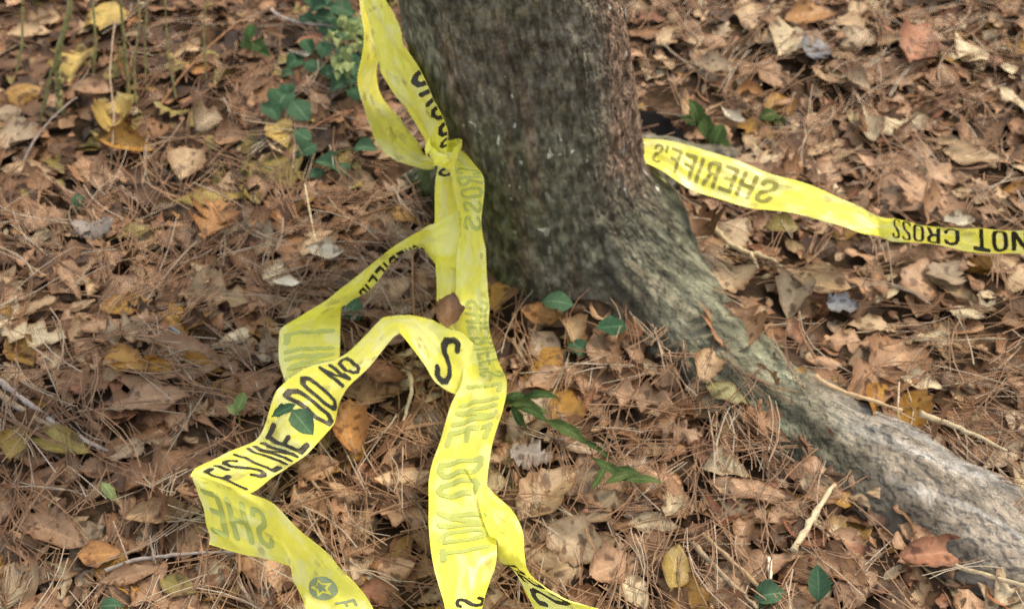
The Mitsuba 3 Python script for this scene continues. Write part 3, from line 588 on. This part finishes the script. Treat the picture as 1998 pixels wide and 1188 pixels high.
# condensed gothic capitals as strokes in a box 0.46 wide, 1 high
G = {'S': [[(.40, .80), (.36, .93), (.23, .96), (.09, .90), (.06, .76), (.10, .62), (.34, .42), (.40, .26), (.36, .10), (.23, .04), (.10, .08), (.05, .22)]],
     'H': [[(.06, .04), (.06, .96)], [(.40, .04), (.40, .96)], [(.06, .5), (.40, .5)]], 'E': [[(.40, .96), (.07, .96), (.07, .04), (.40, .04)], [(.07, .52), (.34, .52)]],
     'R': [[(.06, .04), (.06, .96), (.28, .96), (.39, .86), (.39, .66), (.28, .53), (.06, .53)], [(.25, .53), (.41, .04)]], 'I': [[(.1, .04), (.1, .96)]],
     'F': [[(.40, .96), (.07, .96), (.07, .04)], [(.07, .52), (.34, .52)]], "'": [[(.08, .70), (.08, .97)]], 'L': [[(.07, .96), (.07, .04), (.38, .04)]],
     'N': [[(.06, .04), (.06, .96), (.40, .04), (.40, .96)]], 'D': [[(.06, .04), (.06, .96), (.24, .96), (.39, .84), (.39, .16), (.24, .04), (.06, .04)]],
     'O': [[(.23, .96), (.09, .88), (.05, .70), (.05, .30), (.09, .12), (.23, .04), (.37, .12), (.41, .30), (.41, .70), (.37, .88), (.23, .96)]],
     'T': [[(.02, .96), (.44, .96)], [(.23, .96), (.23, .04)]], 'C': [[(.40, .72), (.37, .90), (.23, .96), (.09, .88), (.05, .70), (.05, .30), (.09, .12), (.23, .04), (.37, .10), (.40, .28)]]}
ADV = {'I': .30, "'": .24, ' ': .34}
def text_shape(text, wt=.066, slant=0.0):
    x, out = 0.0, []
    for c in text:
        if c in G: out.append(unary_union([LineString([(px + x + slant * py, py) for px, py in st]).buffer(wt, 4) for st in G[c]]))
        x += ADV.get(c, .58)
    return unary_union(out), x - .12
def print_on(rib, shape, w, u0, u1, t_bottom, t_top, side, key, bsdf, off=.0007):
    """Flat lettering on the tape: the shape's box (0..w, 0..1) goes to u0..u1 along and t_bottom..t_top across; side +1 = the face towards the viewer."""
    lo_, hi_ = sorted(((.02 - t_bottom) / (t_top - t_bottom), (.98 - t_bottom) / (t_top - t_bottom)))
    shape = shape.intersection(shapely.box(-1, lo_, w + 1, hi_)); vs, fs, o = [], [], 0
    for g in getattr(shape, 'geoms', [shape]):
        if g.is_empty or g.geom_type != 'Polygon': continue
        v, f = trimesh.creation.triangulate_polygon(g, engine='earcut')
        v, f = trimesh.remesh.subdivide_to_size(np.column_stack([v, np.zeros(len(v))]), f, .05); vs.append(v); fs.append(f + o); o += len(v)
    v, f = np.vstack(vs), np.vstack(fs)
    u = np.clip(u0 + (v[:, 0] / w) * (u1 - u0), 0, rib.n); t = t_bottom + v[:, 1] * (t_top - t_bottom)
    p, n = rib.point(u, t), rib.normal(u, t)
    sg = side * np.sign(np.mean((n * (EYE - p)).sum(-1)))
    put(key, (rib.point(u, t, np.full(len(u), off * sg)), f), bsdf, smooth=False)
def words(rib, strand, text, u0, u1, tb, tt, through, slant=0.0, ink='ink_through'):
    sh, w = text_shape(text, slant=slant)
    k = key_for(strand + '__lettering')
    if through:
        print_on(rib, sh, w, u0, u1, tb, tt, -1, k, 'ink_black')
        print_on(rib, sh, w, u0, u1, tb, tt, +1, key_for(strand + '__show_through_lettering'), ink)
    else: print_on(rib, sh, w, u0, u1, tb, tt, +1, k, 'ink_black')
def strand(thing, rows, seed, label=None, name='strand'):
    r = Ribbon(rows, seed); k = key_for(thing + '__' + name); (vf, uv) = r.sheet(); put(k, vf, 'tape_film', uv)
    if label: tag(k, label)
    return r, k
t1, t2 = key_for('barrier_tape'), key_for('barrier_tape')
tag(t1, 'yellow barrier tape knotted left of the trunk, its strands hanging and folded on the ground', 'barrier tape')
tag(t2, 'yellow barrier tape stretched from behind the trunk to the right edge', 'barrier tape')
back = lambda x, y, z: ([x, y, z + .035], [x, y, z - .035])
U, ku = strand(t1, [(850, 318, 872, 304, .252, .03, -1), (838, 290, 875, 266, .275, .05, -1), (802, 230, 850, 203, .318, .06, -1), (762, 162, 815, 130, .348, .066, -1), (734, 105, 780, 75, .368, .06, -1),
    (716, 40, 760, 22, .385, .055, -1), (708, -25, 743, -30, .40, .05, -1), ([-.205, 1.86, .46], [-.19, 1.85, .42]), ([-.09, 1.90, .49], [-.09, 1.89, .43]), ([.06, 1.86, .49], [.06, 1.855, .43])], 1, 'bright strap rising from the knot')
words(U, ku, 'CROSS', 2.9, .6, .66, 1.9, False)
Wl, kw_ = strand(t1, [(846, 316, 858, 303, .20, .03, 1), (822, 318, 832, 302, .20, .045, 1), (784, 313, 817, 281, .207, .06, 1), (752, 291, 789, 247, .216, .066, 1), (724, 256, 765, 210, .228, .07, 1),
    (704, 214, 745, 172, .245, .07, 1), (701, 168, 738, 134, .265, .06, 1), (708, 112, 748, 95, .29, .055, 1), (714, 50, 748, 40, .325, .05, 1), (708, -20, 738, -26, .36, .05, 1), ([-.235, 1.86, .45], [-.205, 1.87, .42])], 2, 'shaded loop hanging left of the strap')
X, kx = strand(t1, [(866, 292, 880, 286, .236, .02, 1), (858, 312, 902, 306, .228, .035, 1), (852, 345, 918, 345, .212, .055, 1), (849, 400, 918, 400, .172, .06, 1), (847, 450, 912, 455, .128, .06, 1),
    (846, 520, 910, 525, .09, .06, 1), (849, 585, 912, 590, .066, .06, 1), (856, 640, 915, 650, .048, .06, 1), (870, 700, 925, 700, .035, .06, 1)], 3, 'left layer of the hanging strip')
words(X, kx, 'OSS', .5, 2.0, .05, .75, False)
V, kv = strand(t1, [(864, 284, 884, 272, .242, .022, -1), (872, 308, 924, 318, .235, .05, -1), (884, 345, 941, 343, .228, .05, -1), (893, 400, 947, 402, .190, .05, -1), (895, 480, 948, 485, .142, .052, -1),
    (893, 560, 951, 565, .102, .055, -1), (893, 640, 956, 640, .083, .06, -1), (906, 700, 970, 695, .072, .068, -1), (902, 735, 991, 747, .066, TW, -1), (877, 795, 983, 800, .066, TW, -1), (855, 870, 962, 880, .068, TW, -1),
    (839, 950, 952, 948, .072, TW, -1), (835, 1010, 966, 1028, .076, TW, 1), (840, 1080, 967, 1075, .08, TW, 1), (851, 1135, 953, 1130, .085, TW, 1), (866, 1190, 936, 1190, .09, TW, 1), (880, 1260, 925, 1260, .095, TW, 1), (890, 1340, 915, 1340, .10, TW, 1)], 4, 'broad central strip running from the knot to the bottom edge')
words(V, kv, "CROSS", 1.6, 3.6, .98, .25, True)
words(V, kv, "SHERIFF'S", 5.3, 7.8, .98, .35, True)
words(V, kv, "LINE DO NOT", 8.0, 13.2, .88, .14, True, .25)
words(V, kv, "SS", 14.6, 15.3, 1.0, .35, False)
Tn, kt = strand(t1, [(912, 412, 908, 525, .122, .075, 1), (872, 422, 862, 520, .126, .07, 1), (842, 434, 846, 502, .126, .06, 1), (812, 447, 826, 476, .12, .05, 1), (780, 468, 796, 490, .108, .045, 1), (735, 502, 757, 525, .09, .045, 1), (690, 537, 714, 564, .074, .05, 1),
    (640, 577, 682, 586, .062, .06, 1), (590, 613, 665, 602, .055, .07, 1), (545, 647, 664, 640, .05, TW, 1), (543, 690, 663, 680, .046, TW, 1), (555, 738, 662, 710, .042, TW, 1), (580, 778, 655, 742, .036, TW, 1)], 5, 'narrow twisted strand with a wide folded lobe')
words(Tn, kt, "SHERIFF'S", 3.4, 6.3, 2.0, .6, False)
words(Tn, kt, "LINE", 9.1, 11.4, .1, .9, True)
A, ka = strand(t1, [(408, 935, 432, 1030, .045, .08, 1), (384, 925, 455, 1000, .046, .08, 1), (375, 916, 485, 966, .05, .08, -1), (432, 888, 540, 926, .052, TW, -1), (496, 856, 592, 886, .055, TW, -1), (545, 755, 648, 832, .062, TW, -1), (600, 714, 668, 776, .068, .072, -1),
    (660, 692, 700, 724, .074, .066, -1), (708, 652, 738, 684, .08, .062, -1), (749, 612, 772, 651, .086, .06, -1), (775, 610, 781, 645, .088, .06, -1), (788, 612, 789, 651, .087, .06, -1), (808, 616, 810, 676, .084, .064, -1), (846, 627, 836, 714, .078, .07, -1), (888, 645, 858, 752, .07, TW, -1), (918, 665, 885, 766, .058, TW, -1), (945, 690, 915, 775, .05, TW, -1)], 6, 'lettered strand rising from the folded corner to a peak')
words(A, ka, "F'S", 2.15, 2.95, .90, .16, False)
words(A, ka, "LINE", 3.05, 4.34, .92, .12, False, .15)
words(A, ka, "DO", 4.93, 5.82, .98, .12, False)
words(A, ka, "NO", 6.25, 7.2, .9, .1, False)
words(A, ka, "S", 13.5, 14.6, .94, .14, False)
B, kb = strand(t1, [(377, 922, 404, 1062, .056, .082, 1), (432, 943, 462, 1080, .06, .08, 1), (487, 964, 520, 1092, .062, TW, 1), (532, 982, 560, 1102, .064, TW, 1), (577, 1021, 568, 1104, .067, TW, 1), (622, 1066, 576, 1128, .07, TW, 1),
    (663, 1106, 585, 1158, .073, TW, 1), (710, 1162, 599, 1192, .077, TW, 1), (738, 1215, 612, 1240, .08, TW, 1), (770, 1290, 640, 1310, .085, TW, 1)], 7, 'strand with a round emblem running to the bottom edge')
words(B, kb, "SHE", 2.45, .15, .80, .20, True)
# the round emblem printed on the tape: a ring with a star in it
star = Polygon([((.20 if k % 2 else .40) * math.cos(math.pi / 2 + k * math.pi / 5) + .5, (.20 if k % 2 else .40) * math.sin(math.pi / 2 + k * math.pi / 5) + .5) for k in range(10)])
ring = shapely.Point(.5, .5).buffer(.5).difference(shapely.Point(.5, .5).buffer(.40))
disc = shapely.Point(.5, .5).buffer(.5).difference(star.buffer(.02)).union(star.buffer(-.07))
print_on(B, disc, 1.0, 5.85, 6.75, .80, .28, 1, kb + '__printed_emblem', 'ink_badge'); tag(kb + '__printed_emblem', 'round grey green printed emblem')
sh, w_ = text_shape('F', .075); print_on(B, sh, w_, 6.95, 7.2, .50, .20, 1, key_for(kb + '__show_through_lettering'), 'ink_badge')
Q, kq = strand(t1, [(905, 915, 945, 935, .058, .06, 1), (925, 950, 962, 958, .06, .06, 1), (942, 1008, 1002, 1004, .064, .062, 1), (962, 1052, 1018, 1050, .068, .066, 1), (983, 1088, 1028, 1102, .072, .07, -1), (1005, 1118, 1078, 1142, .076, TW, -1),
    (1042, 1185, 1168, 1185, .08, TW, -1), (1085, 1250, 1250, 1235, .084, TW, -1), (1130, 1320, 1330, 1300, .09, TW, -1)], 8, 'right lower strand leaving at the bottom edge')
words(Q, kq, "OSS", 4.15, 5.95, .70, .10, False)
Zr, kz = strand(t2, [([-.02, 1.86, .20], [-.02, 1.85, .13]), ([.10, 1.83, .185], [.10, 1.82, .115]), ([.165, 1.76, .18], [.168, 1.75, .112]), (1243, 263, 1250, 308, .152, .07, -1), (1300, 271, 1300, 345, .148, .07, -1), (1380, 291, 1380, 381, .14, .076, -1), (1480, 325, 1478, 404, .13, .074, -1), (1600, 366, 1598, 431, .12, .068, -1),
    (1700, 412, 1692, 457, .112, .05, -1), (1740, 432, 1738, 467, .108, .04, 1), (1800, 440, 1800, 479, .104, .045, 1), (1900, 449, 1900, 492, .098, .05, 1), (2010, 456, 2010, 499, .09, .05, 1), (2200, 470, 2200, 515, .08, .055, 1), (2500, 520, 2500, 570, .05, .06, 1)], 9)
words(Zr, kz, "SHERIFF'S", 6.2, 3.5, .80, .20, True, -.3, 'ink_through_dark')
words(Zr, kz, "NOT CROSS", 12.0, 9.05, .02, .86, False)
# the knot: a few tight turns of crumpled tape
kp = at(866, 298, .262)
kn = []
for k in range(3):
    th_ = np.linspace(0, 2 * math.pi * .92, 40) + k * 2.1; rw = .014 + .0035 * k
    c = kp + np.stack([np.cos(th_) * rw, np.sin(th_) * rw * .8, np.sin(th_ * 2 + k) * .006 + (k - 1) * .005], -1)
    axd = norm(np.array([.3 * (k - 1), .25, 1.0])) * .009
    vv = np.stack([c - axd, c - axd * .2 + (c - kp) * .15, c + axd], 1).reshape(-1, 3) + rng.normal(0, .0008, (120, 3))
    ii = np.arange(120).reshape(40, 3); ff = np.stack([ii[:-1, :-1], ii[1:, :-1], ii[1:, 1:], ii[:-1, 1:]], -1).reshape(-1, 4)
    kn.append((vv, np.vstack([ff[:, [0, 1, 2]], ff[:, [0, 2, 3]]]), np.column_stack([np.repeat(np.linspace(0, .2, 40), 3), np.tile([0, .03, .07], 40)])))
mesh, uv = join(kn); put(t1 + '__knot', mesh, 'tape_film', uv); tag(t1 + '__knot', 'crumpled knot of tape')

# ------------------------------------------------------------------ green plants
def plant(label, stem, leaves, kind=0, category='plant', stem_r=.0013):
    """stem: list of (px, py, lift); leaves: list of (px, py, length px, angle, half width ratio, lift, tilt)"""
    k = key_for('ground_plant'); tag(k, label, category); ident[0] += 1
    if stem:
        v, f = tube_path([at_ground(x, y, l) for x, y, l in stem], stem_r, stem_r * .7, seg=5, seed=ident[0])
        put(key_for(k + '__stem'), (v, f), 'wood', np.column_stack([np.full(len(v), 12 * 64 + .5), np.zeros(len(v))]))
    for px, py, Lp, ang, wr, lift, tilt in leaves:
        r = np.random.default_rng(int(px * 131 + py * 7)); c = at_ground(px, py, lift); dep = np.linalg.norm(c - EYE); L = Lp * dep / FPX
        n = norm(np.array([r.normal(0, .15), -math.tan(math.radians(tilt)), 1.0]))
        v_ = norm(EYE - c); b1 = RIGHT; e = math.cos(math.radians(ang)) * RIGHT + math.sin(math.radians(ang)) * UP
        a = norm(e - v_ * ((e @ n) / (v_ @ n)))                       # the direction in the leaf's plane that shows at this angle
        show = np.linalg.norm(a - v_ * (a @ v_)); ident[0] += 1
        v, f, uv = leaf_mesh('oval', c, a, n, min(.86 * L / max(show, .4), .08), wr, kind, ident[0] * 5, r, 12, 7, rough=.8, curl=float(r.normal(.2, .25)), fold=float(r.normal(.2, .15)), bend=float(r.normal(-.35, .25)))
        put(key_for(k + '__leaf'), (v, f), 'green_leaf', uv)
plant('teal green ground plant left of the shaded tape loop', [(585, 330, 0), (570, 250, .03), (555, 205, .04)], [(550, 195, 70, 60, .34, .045, 15), (585, 215, 62, -50, .36, .04, 25), (530, 215, 55, 130, .32, .04, 20), (590, 265, 45, -30, .36, .03, 20), (560, 175, 40, 100, .34, .05, 20)])
plant('dark green low plant below the shaded tape loop', [(640, 340, 0), (640, 310, .02), (690, 290, .03)], [(712, 288, 60, 0, .30, .035, 20), (640, 320, 70, -20, .30, .025, 15), (600, 292, 55, 30, .32, .025, 20), (670, 330, 50, -40, .30, .02, 20), (618, 338, 40, 200, .3, .02, 25)])
plant('dark green low plants in the shade left of the pale vine', [(600, 150, 0), (620, 110, .03)], [(575, 120, 44, 40, .34, .03, 20), (610, 130, 48, -30, .34, .03, 20), (635, 95, 44, 70, .34, .04, 20), (600, 90, 40, 120, .34, .04, 20), (560, 145, 36, 10, .34, .025, 20), (640, 140, 40, -60, .34, .025, 20)])
plant('small light green sprout near the top left of the vine', [(500, 130, 0), (490, 70, .05)], [(488, 62, 40, 80, .28, .055, 30), (505, 92, 45, -40, .30, .03, 25), (478, 85, 30, 150, .3, .035, 20), (515, 105, 30, -20, .3, .025, 20)], 1)
vr = np.random.default_rng(5)
plant('pale green leafy vine beside the top of the yellow strap', [(690, 215, 0), (680, 130, .07), (670, 30, .14), (660, -30, .18)],
      [(float(vr.normal(683, 20)), float(vr.uniform(38, 150)), float(vr.uniform(14, 32)), float(vr.uniform(0, 360)), float(vr.uniform(.14, .36)), float(vr.uniform(.03, .13)), float(vr.normal(20, 25))) for j in range(70)], 2)
plant('dark leaves growing through the pale vine beside the strap', [(680, 200, 0), (672, 120, .05)],
      [(float(vr.normal(683, 20)), float(vr.uniform(45, 185)), float(vr.uniform(18, 36)), float(vr.uniform(0, 360)), float(vr.uniform(.2, .36)), float(vr.uniform(.02, .12)), float(vr.normal(20, 25))) for j in range(26)])
plant('dark blue green leaves at the top edge left of the yellow strap', [(620, 70, 0), (640, 20, .06)], [(625, 12, 60, 20, .36, .07, 20), (665, 18, 60, -20, .36, .075, 20), (600, 40, 45, 160, .34, .04, 20), (650, -15, 60, 60, .36, .09, 20), (635, 35, 60, -10, .36, .05, 20), (680, 45, 55, 30, .36, .06, 20), (610, -5, 60, 120, .36, .08, 20), (640, 55, 50, -60, .36, .035, 25)])
plant('green sprout under the vine, left of the strap', [(690, 200, 0), (680, 165, .03)], [(665, 165, 55, 30, .36, .035, 20), (690, 180, 45, -60, .34, .03, 20), (690, 150, 40, 60, .34, .04, 20)])
plant('green upright sprig behind the right tape at the trunk', [(1385, 300, 0), (1375, 240, .05), (1360, 205, .075)], [(1358, 218, 62, 110, .26, .075, 55), (1378, 245, 66, 100, .26, .055, 50), (1400, 265, 62, 70, .28, .04, 40), (1345, 235, 40, 150, .28, .055, 40), (1410, 285, 50, -20, .3, .02, 25)], 1)
plant('small green leaves above the middle of the right tape', [(1505, 245, 0), (1500, 230, .02)], [(1500, 226, 50, 10, .32, .025, 20), (1520, 240, 38, -40, .34, .015, 20)], 1)
plant('teal leaf on a stalk at the tree foot, nearest the trunk', [(1085, 620, 0), (1088, 595, .03)], [(1088, 590, 76, -6, .36, .04, 12)])
plant('pair of teal and green leaves below the tree foot', [(1150, 700, 0), (1165, 670, .02), (1190, 640, .03)], [(1195, 637, 76, 5, .30, .04, 15), (1130, 680, 62, -30, .34, .02, 20), (1160, 690, 40, -70, .34, .015, 20)])
plant('faint green leaf against the mossy trunk foot', [(1020, 545, 0), (1025, 530, .02)], [(1025, 527, 60, -5, .30, .035, 20), (1000, 515, 34, 40, .32, .03, 25)])
plant('dark green leaf behind the folded lobe of the tape', [(690, 640, 0), (688, 615, .02)], [(688, 607, 70, 75, .36, .025, 40)])
plant('teal leaf lying across the black letters on the tape', [(520, 850, .03), (540, 815, .09), (575, 800, .112)], [(588, 822, 76, -50, .32, .118, 25), (553, 800, 60, 28, .22, .118, 25)], stem_r=.001)
plant('pale green sprout left of the lettered strand', [(468, 850, 0), (466, 790, .035)], [(470, 785, 50, 70, .30, .04, 35), (455, 800, 36, 150, .3, .03, 30)], 2)
plant('pale green leaf below the left end of the lettered strand', [(225, 995, 0), (210, 960, .02)], [(212, 958, 62, -55, .18, .025, 20)], 2)
plant('small green leaf at the left, beside the lavender grey leaf', [(158, 410, 0), (156, 395, .015)], [(156, 394, 42, 80, .34, .02, 30)])
plant('green leaf at the bottom edge, lower left', [(205, 1200, 0), (210, 1185, .015)], [(212, 1182, 56, 5, .34, .02, 20)])
plant('pair of dark green leaves at the bottom right', [(1545, 1215, 0), (1545, 1185, .02)], [(1500, 1160, 74, 10, .36, .03, 20), (1597, 1138, 82, 92, .30, .04, 45), (1490, 1185, 50, 200, .34, .02, 20)])
plant('green blades leaving the right side of the tape bend', [(985, 790, .03), (1050, 810, .035), (1110, 840, .03)], [(1022, 790, 100, -12, .12, .05, 20), (1050, 772, 85, 4, .12, .055, 25), (1105, 838, 112, -28, .13, .04, 25), (1010, 812, 70, -60, .15, .04, 25), (1165, 875, 80, -35, .09, .028, 20), (1040, 805, 80, -25, .14, .05, 25), (1000, 775, 60, 20, .16, .05, 25)], 1, stem_r=.001)
plant('green grass tuft with pale blades right of the tape bend', [(1180, 905, .02), (1230, 930, .025)], [(1252, 935, 100, -3, .10, .04, 20), (1190, 912, 90, -30, .12, .04, 20), (1210, 930, 80, 20, .12, .04, 20), (1170, 930, 70, 60, .12, .04, 30), (1225, 918, 70, -15, .12, .04, 25)], 1, stem_r=.001)
